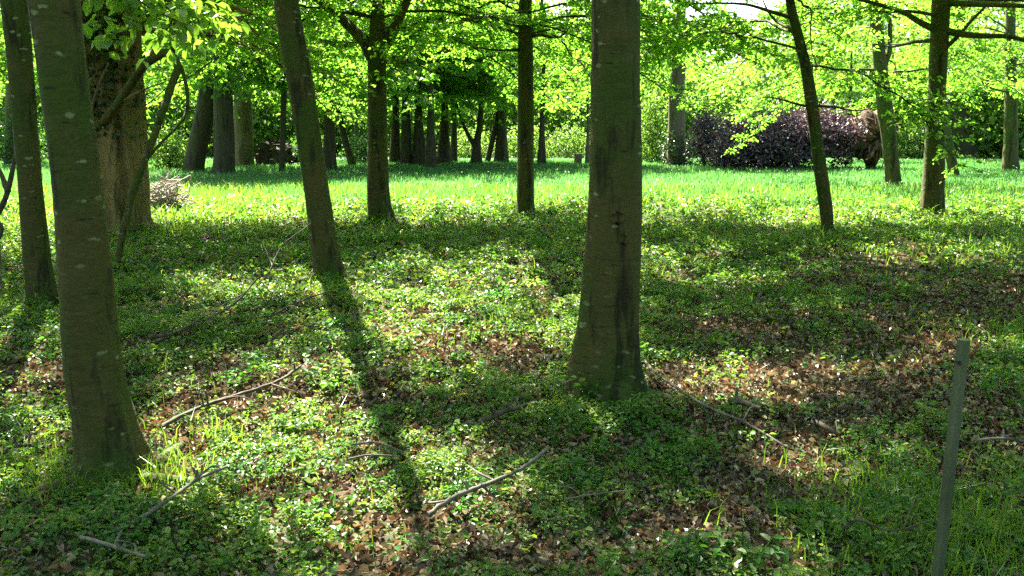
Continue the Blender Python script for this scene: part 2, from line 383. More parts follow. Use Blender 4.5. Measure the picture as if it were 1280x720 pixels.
def limb(T, Lf, p0, az, length, rise, droop, r0, leaf, dens, twig_len=.75, start=.25, wob=.05, twigs=True, flat=.75, seg=6):
    """one bough: a bending limb with flat leafy side sprays"""
    n = 12; s = np.linspace(0, 1, n)
    h = np.array([math.sin(az), math.cos(az), 0])
    P = p0 + h * (length * s)[:, None] + np.array([0, 0, 1]) * (length * (rise * s - droop * s ** 2))[:, None]
    P[1:] += np.cumsum(rng.normal(size=(n - 1, 3)) * wob * length / n * 2.2, 0)
    if T is not None: T.add(P, r0 * (1 - s) ** .8 + .006, seg, 0, None)
    m = max(3, int(dens * length))
    u = np.sort(rng.uniform(start, 1, m)) ; k = np.minimum((u * (n - 1)).astype(int), n - 2); f = (u * (n - 1) - k)[:, None]
    A = P[k] * (1 - f) + P[k + 1] * f
    sgn = np.where(np.arange(m) % 2, 1, -1); ang = az + sgn * rng.uniform(.5, 1.25, m)
    tl = twig_len * (1.15 - .6 * u) * rng.uniform(.6, 1.25, m)
    td = np.stack([np.sin(ang), np.cos(ang), rng.normal(0, .18, m) - .06], 1); td = unit(td)
    if twigs and T is not None:
        for q in range(0, m):
            B = A[q] + td[q] * tl[q]; B[2] -= .06 * tl[q]
            T.add(np.array([A[q], (A[q] + B) / 2 + np.array([0, 0, .04 * tl[q]]), B]), np.array([.008, .006, .003]), 3, 0, None, False)
    per = np.maximum(4, (tl / leaf * 2.3).astype(int))
    idx = np.repeat(np.arange(m), per); tot = len(idx)
    w = rng.uniform(.08, 1.05, tot)
    Pl = A[idx] + td[idx] * (tl[idx] * w)[:, None]
    Pl[:, 2] -= .06 * tl[idx] * w ** 2
    sd_ = np.where(rng.random(tot) < .5, 1, -1)
    perp = np.stack([td[idx][:, 1], -td[idx][:, 0], np.zeros(tot)], 1) * sd_[:, None]
    Dl = unit(td[idx] * .65 + perp * .8 + rng.normal(size=(tot, 3)) * .3 + np.array([0, 0, -.35]))
    Nl = unit(np.array([0, 0, 1]) + rng.normal(size=(tot, 3)) * flat)
    sz = leaf * rng.uniform(.65, 1.25, tot)
    Lf.add(Pl + rng.normal(size=(tot, 3)) * .035, Dl, Nl, sz, sz * rng.uniform(.55, .75, tot))

def tufts(Lf, C, n, rad, leaf, flat=.5):
    """loose clumps of blades round centres C"""
    m = len(C); idx = np.repeat(np.arange(m), n); k = len(idx)
    P = C[idx] + rng.normal(size=(k, 3)) * np.array([rad, rad, rad * .45]) * .6
    sz = leaf * rng.uniform(.6, 1.3, k)
    Lf.add(P, rand_dir(k, -.2), unit(np.array([0, 0, 1]) + rng.normal(size=(k, 3)) * flat), sz, sz * rng.uniform(.6, .8, k))

# ---- the grove: trees whose trunks stand this side of the meadow
GROVE = [
 dict(key='a', name='beech_tree', h=11, rows=[(602, 100, 187), (585, 101, 183), (540, 98, 168), (455, 83, 149), (340, 77, 136), (235, 69, 124), (110, 53, 108), (0, 39, 96), (-60, 30, 87)],
      label='smooth olive beech trunk nearest the camera, its foot in a tuft of grass', low=[]),
 dict(key='b', name='beech_tree', h=11, rows=[(386, 31, 78), (370, 36, 71), (320, 31, 62), (235, 24, 52), (110, 13, 42), (0, 2, 33)],
      label='slim leaning beech at the left edge, just behind the nearest trunk', low=[]),
 dict(key='c', name='old_tree', h=14, bark='bark_old', rows=[(292, 124, 192), (275, 129, 182), (235, 126, 180), (160, 117, 175), (80, 108, 170), (0, 100, 168)],
      label='stout old tree with furrowed orange-brown bark and a bare looping limb', low=[(3.2, -1.0, 4), (3.6, .3, 4), (3.4, .9, 3.6), (3.3, 1.25, 3.4), (3.8, 1.6, 3.5), (4.2, 1.0, 3.8), (3.6, 2.0, 3.2), (4.4, 1.35, 3.8), (3.9, .6, 4), (4.5, 1.8, 3.4)]),
 dict(key='d', name='beech_tree', h=5.6, rows=[(352, 392, 432), (335, 392, 427), (290, 386, 419), (235, 380, 410), (110, 361, 392), (0, 343, 373)],
      label='leaning beech with a curved foot, its shadow falling across the sunlit plants', low=[]),
 dict(key='e', name='forked_tree', h=12, rows=[(279, 455, 497), (268, 459, 492), (235, 459, 486), (130, 460, 483), (65, 460, 483), (0, 465, 481)],
      label='mossy tree forking into three limbs at the meadow edge',
      low=[(3.4, -1.9, 5), (3.3, -1.2, 5.5), (3.5, 1.4, 5), (3.4, .7, 5), (3.8, -.5, 5), (4.3, -1.9, 4), (4.2, -1.1, 5), (4.4, -.2, 4.5), (4.1, .8, 4.5), (4.4, 1.6, 4), (5, 0.3, 4.5), (5.2, -1.6, 4.5)]),
 dict(key='f', name='beech_tree', h=12, rows=[(272, 641, 675), (262, 645, 669), (235, 646, 668), (130, 647, 667), (50, 648, 666), (0, 649, 665)],
      label='straight dark beech at the meadow edge with leaves crossing its upper trunk',
      low=[(3.1, -1.4, 5), (3.2, 1.3, 5), (3.3, .4, 5), (3.4, -2.4, 4), (3.5, 2.2, 4), (3.6, -1.9, 4), (3.9, -.9, 5), (4, 0, 4.5), (3.7, .9, 5), (4.2, 1.8, 4), (4.3, 2.8, 4), (4.8, -.5, 4.5), (4.9, .5, 4.5), (4.8, 4.0, 3.5)]),
 dict(key='g', name='beech_tree', h=13, rows=[(502, 709, 810), (488, 714, 804), (455, 717, 799), (400, 725, 797), (320, 732, 801), (235, 738, 802), (110, 739, 800), (0, 739, 799), (-60, 738, 796)],
      label='thick straight beech trunk in the middle with dark weeping stains down its bark', low=[]),
 dict(key='h', name='young_tree', h=10, rows=[(294, 1023, 1045), (282, 1027, 1042), (262, 1025, 1041), (190, 1015, 1030), (100, 1003, 1017), (50, 993, 1005), (0, 982, 993)],
      label='slender young tree leaning left in front of the purple foliage',
      low=[(2.6, -1.5, 3), (2.5, 1.2, 3.4), (3.2, -.6, 3.5), (3.4, .4, 3.5), (3.7, 2.2, 3), (3.8, -2.4, 3), (4.2, 1.4, 3.5), (4.3, -1.2, 3.5)]),
 dict(key='i', name='beech_tree', h=12, rows=[(269, 1148, 1180), (258, 1151, 1178), (200, 1155, 1180), (130, 1160, 1181), (60, 1163, 1184), (0, 1166, 1187)],
      label='dark upright beech at the right with long bare boughs',
      low=[(3.9, -1.6, 4.5), (4.0, 1.5, 4.5), (4.2, -.7, 4.5), (4.3, .6, 4.5), (4.7, 2.4, 3.5), (4.8, -2.4, 3.5), (5, 0, 4.5)]),
 dict(key='j', name='forked_tree', h=11, rows=[(233, 1104, 1129), (222, 1108, 1126), (180, 1103, 1121), (130, 1096, 1115), (80, 1092, 1108), (0, 1086, 1100)],
      label='short mossy forked tree between the slender young tree and the dark upright beech',
      low=[(3.1, -1.4, 4), (3.3, -.5, 4.5), (3.5, .7, 4), (3.2, 1.6, 4), (4.0, 2.6, 3.5), (4.2, -2.2, 4), (4.6, 0, 4.5), (5, 1.2, 4), (5.4, -1.2, 4)]),
 dict(key='k', name='young_tree', h=9, rows=[(221, 1186, 1198), (190, 1182, 1193), (135, 1175, 1184)],
      label='thin leaning stem between the dark upright beech and the big far trunk',
      low=[(3.2, -.8, 3), (3.6, 1.0, 3), (4.2, 0, 3), (4.4, 2.5, 3)]),
 dict(key='l', name='beech_tree', h=12, rows=[(214, 1250, 1273), (205, 1254, 1271), (120, 1257, 1271), (60, 1256, 1269)],
      label='beech with a mossy foot near the right edge of the meadow',
      low=[(3.3, -1.5, 4.5), (3.5, -.5, 4.5), (3.6, .6, 4), (4.0, 1.6, 4), (4.4, -2.4, 4), (4.8, -1.0, 4.5), (5.6, -1.8, 4.5)]),
]
TREE = {}
for g in GROVE:
    base, path = trunk_path(g['rows'], g['h'])
    near = base[1] < 7
    root = empty(g['name'], base); tag(root, g['label'], 'tree', 'trees of the near grove')
    old = g['key'] == 'c'
    T, P = trunk_tube(path, 64 if old else 40 if near else 24, 110 if near else 60, .22 if old else .17, .010 if near else .014, 6 if old else 5, .20 if old else 0)
    T.build('trunk', M[g.get('bark', 'bark')], root, base)
    if g['key'] in 'gadb':
        r0 = path[1, 3]
        for az in rng.uniform(-.5, .5, 6) + np.arange(6) * 1.047:
            L_ = r0 * rng.uniform(1.5, 2.6); hd = np.array([math.cos(az), math.sin(az), 0]); sd2 = np.array([-hd[1], hd[0], 0]) * rng.normal() * .3
            Q = np.array([base + hd * r0 * .55 + [0, 0, r0 * .55], base + hd * r0 * .95 + [0, 0, r0 * .18], base + (hd + sd2) * (r0 + L_ * .45) + [0, 0, .012], base + (hd + 2 * sd2) * (r0 + L_) - [0, 0, .05]])
            Tr = Tubes(); Tr.add(smooth_path(Q, 14), np.linspace(r0 * .34, r0 * .1, 14), 9, .04); Tr.build('root', M['bark'], root, base)
    TREE[g['key']] = dict(root=root, base=base, P=P, Lf=Leaves(), bark=M[g.get('bark', 'bark')])

def branch_px(key, pts, r0, r1=.006, seg=7, name='branch', mat=None, n=24):
    """a limb given by photo points and depths (px, py, Y)"""
    t = TREE[key]; P = np.array([at_depth(*p) for p in pts])
    P = smooth_path(P, n); T = Tubes(); T.add(P, np.linspace(r0, r1, len(P)), seg, .03)
    return T.build(name, mat or t['bark'], t['root'], t['base'])
def Dp(key): return TREE[key]['base'][1]
# forks and boughs one can see
d = Dp('e')
branch_px('e', [(466, 72, d), (455, 52, d + .05), (430, 26, d + .3), (403, 4, d + .5), (380, -14, d + .7)], .13, .05)
branch_px('e', [(478, 62, d), (486, 48, d), (497, 26, d - .2), (508, 3, d - .3), (518, -20, d - .4)], .12, .05)
branch_px('e', [(476, 78, d - .1), (500, 77, d - .6), (520, 80, d - 1.1), (545, 92, d - 1.6)], .03)
d = Dp('f')
branch_px('f', [(660, 46, d), (676, 44, d - .2), (700, 46, d - .7), (720, 24, d - 1.0)], .04)
branch_px('f', [(650, 62, d), (628, 63, d - .3), (600, 60, d - .8), (570, 52, d - 1.2)], .03)
d = Dp('i')
branch_px('i', [(1170, 38, d), (1150, 28, d - .1), (1125, 14, d - .4), (1070, -2, d - .8)], .07, .03)
branch_px('i', [(1172, 36, d), (1195, 41, d - .2), (1225, 45, d - .5), (1262, 46, d - .9), (1300, 56, d - 1.2)], .075, .03)
branch_px('i', [(1178, 62, d), (1195, 48, d - .2), (1215, 25, d - .2), (1238, 2, d - .2)], .05, .02)
branch_px('i', [(1165, 50, d), (1140, 53, d + .4), (1115, 58, d + .8), (1090, 54, d + 1.2)], .045, .012)
branch_px('i', [(1180, 3, d), (1215, 5, d - .5), (1250, 6, d - 1), (1300, 8, d - 1.6)], .07, .04)
d = Dp('h')
branch_px('h', [(1010, 132, d), (1000, 131, d), (975, 124, d - .4), (955, 121, d - .7)], .028)
branch_px('h', [(1017, 132, d), (1040, 133, d - .2), (1070, 138, d - .5), (1095, 134, d - .8)], .028)
branch_px('h', [(990, 22, d), (965, 15, d - .2), (935, 6, d - .5), (900, 4, d - .8), (860, 5, d - 1)], .035)
branch_px('h', [(993, 38, d), (970, 26, d + .4), (958, 10, d + .5), (950, -10, d + .6)], .03)
d = Dp('j')
branch_px('j', [(1117, 150, d), (1119, 142, d), (1124, 133, d - .1), (1125, 122, d - .2)], .07, .03)
branch_px('j', [(1118, 152, d), (1128, 146, d - .2), (1138, 138, d - .4), (1145, 132, d - .6)], .06, .02)
branch_px('j', [(1104, 100, d), (1106, 82, d), (1112, 60, d), (1112, 20, d)], .1, .06)
# the old tree's looping bare limb, out towards the camera and down to the floor
branch_px('c', [(118, 165, 12.6), (140, 140, 12.2), (160, 112, 11.8), (180, 82, 11.4), (198, 70, 11.2), (210, 66, 11), (222, 82, 10.9), (213, 110, 10.7), (200, 148, 10.4), (185, 190, 10.1), (168, 235, 9.9), (155, 285, 9.7), (143, 345, 9.4)], .068, .036, 9, n=50, mat=M['bark'])
branch_px('c', [(216, 58, 11), (218, 72, 11), (227, 86, 10.9), (234, 115, 10.8), (233, 140, 10.7), (222, 158, 10.5), (200, 180, 10.3), (182, 202, 10.1)], .03, .016, 7, n=40, mat=M['bark'])
branch_px('c', [(186, 78, 11.3), (196, 55, 11.2), (212, 48, 11.0), (240, 40, 10.8)], .03, .012)
branch_px('c', [(150, 128, 12), (175, 114, 11.6), (207, 102, 11.2)], .02, .008)
branch_px('c', [(116, 145, 12.5), (117, 128, 12.3), (126, 100, 12.2), (136, 78, 12.2)], .03, .012, mat=M['twig_grey'])

t = TREE['c']; Li = Leaves(); k = 1500
zz = rng.uniform(1.5, 4.6, k); P = t['P']; ii = np.array([int(np.argmin(np.abs(P[:, 2] - z))) for z in zz]); th = rng.normal(-1.7, .8, k)
rd = np.stack([np.cos(th), np.sin(th), 0 * th], 1)
keep = rng.random(k) < np.clip((zz - 1.3) / 1.6, 0, 1); ii, rd, zz = ii[keep], rd[keep], zz[keep]; k = len(ii)
pp = P[ii, :3] + rd * (P[ii, 3] * 1.08 + rng.uniform(0, .08, k))[:, None]; pp[:, 2] = zz
Li.add(pp, rand_dir(k, -.6), unit(rd + rng.normal(size=(k, 3)) * .5), .085, .075)
Li.build('ivy', M['ivy'], t['root'], t['base'])
t = TREE['g']
for (px, py, w, h) in ((768, 268, 9, 7), (775, 294, 4, 6)):
    c0 = at_depth(px, py, Dp('g')); s_ = px_size(py, Dp('g')); pa, ra = path_at(t['P'], c0[2])
    dx = c0[0] - pa[0]; yy = pa[1] - math.sqrt(max(ra ** 2 - dx ** 2, 1e-4)); nn = 14
    T = Tubes(); a = np.linspace(0, 2 * math.pi, nn)
    ringp = np.stack([c0[0] + w * s_ * np.cos(a) * (.7 + .3 * np.abs(np.cos(a))), np.full(nn, yy - .002) + .02 * np.cos(a) ** 2, c0[2] + h * s_ * np.sin(a)], 1)
    T.add(ringp, np.full(nn, .011), 6, .1); kn = T.build('knot', t['bark'], t['root'], t['base'])
    V = np.vstack([[[c0[0], yy + .012, c0[2]]], ringp[:-1]]); F = np.array([[0, q + 1, (q + 1) % (nn - 1) + 1] for q in range(nn - 1)])
    link_mesh('hollow', V, [F], M['brush'], kn, t['base'])
# leafy low boughs
for g in GROVE:
    t = TREE[g['key']]
    for (z, az, ln) in g['low']:
        p0, r = path_at(t['P'], z + rng.uniform(-.2, .2))
        T = Tubes()
        leaf = .088 if t['base'][1] < 22 else .115
        limb(T, t['Lf'], p0, az + rng.uniform(-.2, .2), ln * rng.uniform(.85, 1.15), rng.uniform(.18, .38), rng.uniform(.38, .62), max(.014, r * .16), leaf, 15, .95, .22)
        T.build('branch', t['bark'], t['root'], t['base'])
    # upper crown: fewer, longer limbs so that the sun still comes down through it
    if g['low']:
        zt = g['h']
        for q in range(9):
            T = Tubes()
            z = rng.uniform(5.2, zt - 1.5); p0, r = path_at(t['P'], z)
            limb(T, t['Lf'], p0, rng.uniform(0, 6.28), rng.uniform(2.2, 4) * (1.15 - .5 * z / zt), .6, .35, .035, .14, 3.0, .8, .3, twigs=False)
            T.build('branch', t['bark'], t['root'], t['base'])

# near bough of the nearest trunk, hanging into the top left corner
t = TREE['a']; T = Tubes()
B0 = [(60, -60, 3.6), (120, -30, 4.2), (170, -12, 4.6), (220, 2, 5.0), (262, 12, 5.3)]
P = smooth_path([at_depth(*p) for p in B0], 20); T.add(P, np.linspace(.03, .008, 20), 6); T.build('branch', t['bark'], t['root'], t['base']); T = Tubes()
B1 = [(105, -36, 4.1), (118, -5, 4.3), (124, 18, 4.4), (118, 42, 4.5)]
B2 = [(150, -20, 4.5), (165, 12, 4.5), (160, 38, 4.5), (146, 55, 4.5)]
B3 = [(190, -8, 4.7), (215, 18, 4.7), (205, 40, 4.8), (180, 55, 4.8)]
B4 = [(220, 0, 5.0), (245, 20, 5.0), (250, 40, 5.0)]
B5 = [(140, -24, 4.4), (185, 8, 4.4), (225, 28, 4.5)]
B6 = [(230, 2, 5.1), (275, 22, 5.1), (290, 30, 5.1)]
for Bk in (B1, B2, B3, B4, B5, B6):
    Q = smooth_path([at_depth(*p) for p in Bk], 16); T.add(Q, np.linspace(.007, .003, 16), 4)
    dq = unit(np.gradient(Q, axis=0)); k = 40
    ii = rng.integers(1, 16, k)
    perp = rng.normal(size=(k, 3)); sz = rng.uniform(.055, .10, k)
    T.build('branch', t['bark'], t['root'], t['base']); T = Tubes()
    t['Lf'].add(Q[ii] + rng.normal(size=(k, 3)) * .05, unit(dq[ii] * .6 + unit(perp) * .9 + np.array([0, 0, -.25])), unit(np.array([.1, -.3, 1]) + rng.normal(size=(k, 3)) * .45), sz, sz * rng.uniform(.6, .75, k))

# high canopy over the floor; clumps placed along sun rays for the shade they cast
n = 46000
gx_, gy_ = rng.uniform(-10, 13, n), rng.uniform(.3, 13.5, n)
fleck = (noise2(gx_, gy_, .42, 1) + .6 * noise2(gx_, gy_, .2, 3)) > -.62          # small holes: sun flecks
keep = rng.random(n) < shade(gx_, gy_) ** 3 * np.where(gy_ > 10, .8, 1.0) * np.where(fleck, 1, .15)
gx_, gy_ = gx_[keep], gy_[keep]
hz = np.where(gy_ < 8, rng.uniform(5.5, 10.5, len(gx_)), rng.uniform(4.4, 6.0, len(gx_)))
C = np.stack([gx_, gy_, np.zeros(len(gx_))], 1) + SV[None, :] * (hz / SV[2])[:, None]
n = 2600                                              # unseen clumps of the same crowns, added over the camera to cut blue skylight
xb, yb = rng.uniform(-13, 13, n), rng.uniform(-10, 2.5, n)
C = np.concatenate([C, np.stack([xb, yb + 4, rng.uniform(5.5, 11, n)], 1)])
hosts = [k for k in 'abcdefghi']
B = np.array([TREE[k]['base'][:2] for k in hosts])
own = np.argmin(((C[:, None, :2] - B[None]) ** 2).sum(-1), 1)
for q, k in enumerate(hosts):
    sel = C[own == q]
    if not len(sel): continue
    t = TREE[k]
    tufts(t['Lf'], sel, 12, .2, .11)
    T = Tubes()
    for e in sel[rng.choice(len(sel), min(10, len(sel)), False)]:
        z = max(4.6, e[2] - rng.uniform(1, 2.5)); p0, r = path_at(t['P'], min(z, t['P'][-1, 2] - .5))
        mid = (p0 + e) / 2 + np.array([0, 0, .4])
        T.add(smooth_path([p0, mid, e], 10), np.linspace(.05, .012, 10), 5)
    T.build('branch', t['bark'], t['root'], t['base'])
for g in GROVE:
    t = TREE[g['key']]
    if g['key'] in 'efil':                                  # the shaded side under the fork is bare of leaves
        for q in range(len(t['Lf'].P)):
            p_ = t['Lf'].P[q]; m_ = ~((p_[:, 1] < t['base'][1] + .35) & (np.abs(p_[:, 0] - t['base'][0]) < 1.1) & (p_[:, 2] < 5.8))
            for a_ in ('P', 'D', 'N', 'L', 'Wd'): getattr(t['Lf'], a_)[q] = getattr(t['Lf'], a_)[q][m_]
    if t['Lf'].P:
        t['Lf'].build('crown', M['leaf_near'] if g['key'] == 'a' else M['leaf'], t['root'], t['base'], oval=(g['key'] == 'a'))

# ---- trees across the meadow
FAR = [
 ([(215, 229, 255), (170, 238, 262), (125, 248, 270)], 'bark_far', 'dark trunk leaning right, leftmost of the dark clump beyond the meadow'),
 ([(217, 264, 295), (205, 267, 293), (130, 268, 291)], 'bark_far', 'thick dark upright trunk in the middle of the clump beyond the meadow'),
 ([(208, 291, 317), (130, 293, 314)], 'bark_pale', 'paler brown trunk at the right of the dark clump beyond the meadow'),
 ([(215, 349, 356), (125, 351, 358)], 'bark_far', 'very thin dark stem rising in front of the brush heap'),
 ([(213, 402, 421), (150, 405, 418)], 'bark_far', 'grey-green trunk just right of the leaning beech with the curved foot'),
 ([(207, 436, 446), (170, 426, 434), (125, 418, 424)], 'bark_far', 'thin stem leaning left over the far grass beside the forked tree'),
 ([(200, 443, 448), (135, 443, 447)], 'bark_far', 'thin wavy stem close to the left side of the forked tree'),
 ([(205, 486, 502), (140, 490, 499)], 'bark_far', 'dark trunk just right of the forked tree, first of the far row'),
 ([(207, 500, 515), (145, 502, 513)], 'bark_far', 'second trunk of the far row right of the forked tree'),
 ([(207, 515, 534), (145, 518, 528)], 'bark_far', 'third trunk of the far row, widening at its foot'),
 ([(211, 530, 546), (145, 534, 543)], 'bark_far', 'fourth trunk of the far row, standing a little nearer than the rest'),
 ([(205, 541, 568), (195, 546, 564), (170, 549, 562), (145, 551, 561)], 'bark_far', 'stoutest trunk of the far row with a wide flared foot'),
 ([(203, 563, 572), (150, 564, 571)], 'bark_far', 'slim trunk pressed against the stout flared one in the far row'),
 ([(206, 588, 603), (180, 591, 601), (150, 597, 604)], 'bark_far', 'far trunk with a thin limb forking off to the left'),
 ([(203, 606, 613), (165, 614, 621), (150, 618, 623)], 'bark_far', 'thin far stem leaning right beside the last flared trunk'),
 ([(203, 617, 636), (150, 622, 633)], 'bark_far', 'last flared trunk of the far row, left of the straight dark beech'),
 ([(207, 671, 683), (165, 674, 681)], 'bark_far', 'lone slim trunk just right of the straight dark beech, across the meadow'),
 ([(206, 731, 738), (165, 733, 737)], 'bark_pale', 'pale thin stem hidden half behind the thick middle trunk'),
 ([(207, 832, 860), (195, 835, 857), (120, 836, 856)], 'bark_pale', 'tall pale-brown trunk with ivy round its foot, left of the purple foliage'),
 ([(202, 1057, 1065), (150, 1059, 1063)], 'bark_far', 'slim stem standing before the right end of the purple foliage'),
 ([(198, 1186, 1222), (185, 1185, 1216), (130, 1180, 1206)], 'bark_far', 'massive far trunk leaning left behind the dark upright beech'),
 ([(196, 1266, 1292), (130, 1268, 1284)], 'bark_far', 'big far trunk cut by the right edge of the view'),
 ([(206, 6, 21), (90, 8, 17)], 'bark_pale', 'pale grey stem at the far left edge behind the slim leaning beech'),
]
protos = []
for q in range(4):                                   # four crowns to share, about 5 m across and 12 m tall, base at z=0
    Lf = Leaves()
    for w in range(44):
        z = rng.uniform(0, 1) ** 1.2 * 7.0
        limb(None, Lf, np.array([0, 0, z]), rng.uniform(0, 6.28), rng.uniform(3.0, 5.2) * (1.1 - .08 * z), .35, rng.uniform(.4, .65), .03, .22, 7.0, 1.2, .15, twigs=False, flat=1.0)
    protos.append(Lf)
crown_mesh = []
for q, Lf in enumerate(protos):
    o = Lf.build('crown', M['leaf_far'] if q % 2 else M['leaf'], None); crown_mesh.append(o.data)
    bpy.data.objects.remove(o)
for q, (rows, bark, label) in enumerate(FAR):
    H = 10.5 + 1.5 * rng.random()
    base, path = trunk_path(rows, H, .25)
    root = empty('woodland_tree', base); tag(root, label, 'tree', 'trees beyond the meadow')
    T, P = trunk_tube(path, 14, 30, .16, .02)
    w = rows[0][2] - rows[0][1]
    if q == 13:
        Pb = smooth_path([at_depth(*p, base[1]) for p in ((593, 182), (585, 168), (577, 150), (570, 130))], 10)
        Tb = Tubes(); Tb.add(Pb, np.linspace(.14, .05, 10), 6); Tb.build('branch', M[bark], root, base)
    T.build('trunk', M[bark], root, base)
    if q == 18:
        Li = Leaves(); k = 900
        th = rng.uniform(0, 6.28, k); zz = rng.uniform(0, 1, k) ** 1.6 * 1.5
        pp = base + np.stack([np.cos(th) * .62, np.sin(th) * .62, zz], 1) + rng.normal(size=(k, 3)) * .1
        Li.add(pp, rand_dir(k, -.4), unit(np.stack([np.cos(th), np.sin(th), .4 + 0 * th], 1) + rng.normal(size=(k, 3)) * .4), .13, .11)
        Li.build('ivy', M['ivy'], root, base)
    o = bpy.data.objects.new('crown', crown_mesh[q % 4]); COL.objects.link(o); o.parent = root
    pt, _ = path_at(P, 5.0)
    thin = w < 10
    s = (.55 if thin else .9) * rng.uniform(.85, 1.15)
    o.location = (pt[0] - base[0], pt[1] - base[1], rng.uniform(3.0, 3.9) if not thin else rng.uniform(3.2, 4.4))
    if q == 18: o.location[2] = 5.2; s = .8
    o.scale = (s, s, s * 1.05); o.rotation_euler = (0, 0, rng.uniform(0, 6.28))

# far wood that closes the view: one mass
Lf = Leaves(); n = 11000
az = rng.uniform(-.72, .72, n); dist = rng.uniform(56, 84, n)
z = rng.uniform(0, 1, n) ** .9 * (4.5 + (dist - 56) / 28 * 12.5)
ok = ~((np.abs(az - .245) < .035) & (z > 5)) & ~((np.abs(az - .245) < .07) & (z > 9))
az, dist, z = az[ok], dist[ok], z[ok]
C = np.stack([np.sin(az) * dist, np.cos(az) * dist, z], 1)
tufts(Lf, C, 16, 1.5, .42, .8)
n = 5200; az = rng.uniform(.9, 2 * math.pi - .9, n); dist = rng.uniform(20, 34, n) + 8 * np.abs(np.sin(az)); z = rng.uniform(0, 1, n) * 15  # unseen wood behind the camera, added to block the low blue sky
C = np.stack([np.sin(az) * dist, np.cos(az) * dist, z], 1)
tufts(Lf, C, 12, 1.5, .5, .8)
n = 4500; az = rng.uniform(-.72, .72, n); dist = rng.uniform(58, 84, n)
C = np.stack([np.sin(az) * dist, np.cos(az) * dist, rng.uniform(0, 6, n)], 1)
tufts(Lf, C, 16, 1.2, .42, .8)
fw = Lf.build('far_wood', M['leaf_far']); tag(fw, 'far wood of hazy green foliage closing the view beyond the meadow', 'wood', kind='stuff')

# shrubs under the far trees
SHRUBS = [
 (30, 206, 60, 80, 'leaf_dark', 'dark shrub beyond the grass at the far left edge'),
 (215, 212, 50, 55, 'leaf_shrub', 'bright shrub between the furrowed old tree and the dark clump of trunks'),
 (385, 206, 46, 40, 'leaf_dark', 'dark low shrub right of the brush heap'),
 (460, 203, 60, 34, 'leaf_dark', 'dark low shrub behind the foot of the forked tree'),
 (588, 197, 70, 34, 'leaf_shrub', 'pale green shrub seen between the last far trunks'),
 (655, 197, 70, 40, 'leaf_shrub', 'pale green shrub behind the straight dark beech'),
 (712, 197, 60, 38, 'leaf_shrub', 'light shrub beside the pale stump across the meadow'),
 (815, 203, 46, 95, 'leaf_shrub', 'tall blue-green shrub right of the thick middle trunk'),
 (1150, 198, 60, 50, 'leaf_shrub', 'bright shrub behind the short forked tree and upright beech'),
 (1235, 196, 60, 60, 'leaf_shrub', 'bright shrub between the massive far trunk and right edge'),
]
for (px, py, w, h, mt, label) in SHRUBS:
    b = on_ground(px, py); s = px_size(py, b[1]); rx, hz_ = w / 2 * s, h * s
    root = empty('shrub', b); tag(root, label, 'shrub', 'shrubs beyond the meadow')
    Lf = Leaves(); k = int(60 * rx * hz_) + 60
    u = rand_dir(k); u[:, 2] = np.abs(u[:, 2]); rr = rng.uniform(.45, 1.08, k)[:, None]
    C = b + u * rr * np.array([rx, rx * .8, hz_])
    tufts(Lf, C, 9, .5, .17, .8)
    Lf.build('foliage', M[mt], root, b)
    T = Tubes()
    for q in range(6):
        e = C[rng.integers(0, k)]; T.add(smooth_path([b, (b + e) / 2 + rng.normal(size=3) * .15, e], 8), np.linspace(.04, .01, 8), 5)
    T.build('stem', M['bark_far'], root, b)

# ---- fallen copper-leaved tree with its root plate turned up
b = on_ground(985, 213); root = empty('fallen_tree', b)
tag(root, 'fallen tree with dense dark purple leaves and upturned brown root plate', 'fallen tree')
Lf = Leaves(); D = b[1]; cs = []
for (cx, cy, rx, ry, k) in [(935, 178, 42, 36, 420), (985, 172, 55, 38, 520), (1030, 170, 38, 34, 340), (905, 190, 18, 24, 160), (1052, 172, 20, 32, 150), (960, 195, 60, 22, 300)]:
    ctr = at_depth(cx, cy, D + 1.5); s = px_size(cy, D + 1.5)
    u = rand_dir(k); rr = (rng.uniform(.4, 1.08, k) * (1 + .22 * np.sin(5 * u[:, 0] + cx) * np.sin(6 * u[:, 2] + cy)) + .25 * (rng.random(k) > .93))[:, None]
    cs.append(ctr + u * rr * np.array([rx * s, 1.5, ry * s]))
C = np.concatenate(cs); C[:, 2] = np.maximum(C[:, 2], .08)
tufts(Lf, C, 11, .30, .14, 1.0)
Lf.build('crown', M['leaf_purple'], root, b)
T = Tubes(); P = smooth_path([at_depth(1092, 172, D + 2.2), at_depth(1040, 178, D + 2), at_depth(980, 172, D + 1.6), at_depth(920, 160, D + 1.4)], 20)
T.add(P, np.linspace(.42, .08, 20), 12, .03)
for q in range(10):
    e = C[rng.integers(0, len(C))]; a = P[rng.integers(4, 19)]
    T.add(smooth_path([a, (a + e) / 2 + np.array([0, 0, .2]), e], 8), np.linspace(.06, .012, 8), 5)
T.build('trunk', M['bark_far'], root, b)
# root plate: a lumpy disc of soil with roots
ctr = at_depth(1090, 172, D + .6); s = px_size(172, D + .6)
nu, nv = 40, 22; th = np.linspace(0, 2 * math.pi, nu, endpoint=False); ph = np.linspace(.02, math.pi - .02, nv)
TH, PH = np.meshgrid(th, ph)
rad = 1 + .12 * np.sin(5 * TH + 2 * PH) + .10 * np.sin(9 * TH - 3 * PH + 1) + .08 * np.sin(13 * TH + 7 * PH) + rng.normal(size=TH.shape) * .05
axx, axy, axz = 24 * s, .75, 33 * s
V = ctr + np.stack([np.sin(PH) * np.cos(TH) * rad * axx, np.cos(PH) * rad * axy, np.sin(PH) * np.sin(TH) * rad * axz], -1).reshape(-1, 3)
i = np.arange(nv - 1)[:, None] * nu; j = np.arange(nu)[None]; F = np.stack([i + j, i + (j + 1) % nu, i + nu + (j + 1) % nu, i + nu + j], -1).reshape(-1, 4)
rp = link_mesh('root_plate', V, [F], M['soil_root'], root, b, True)
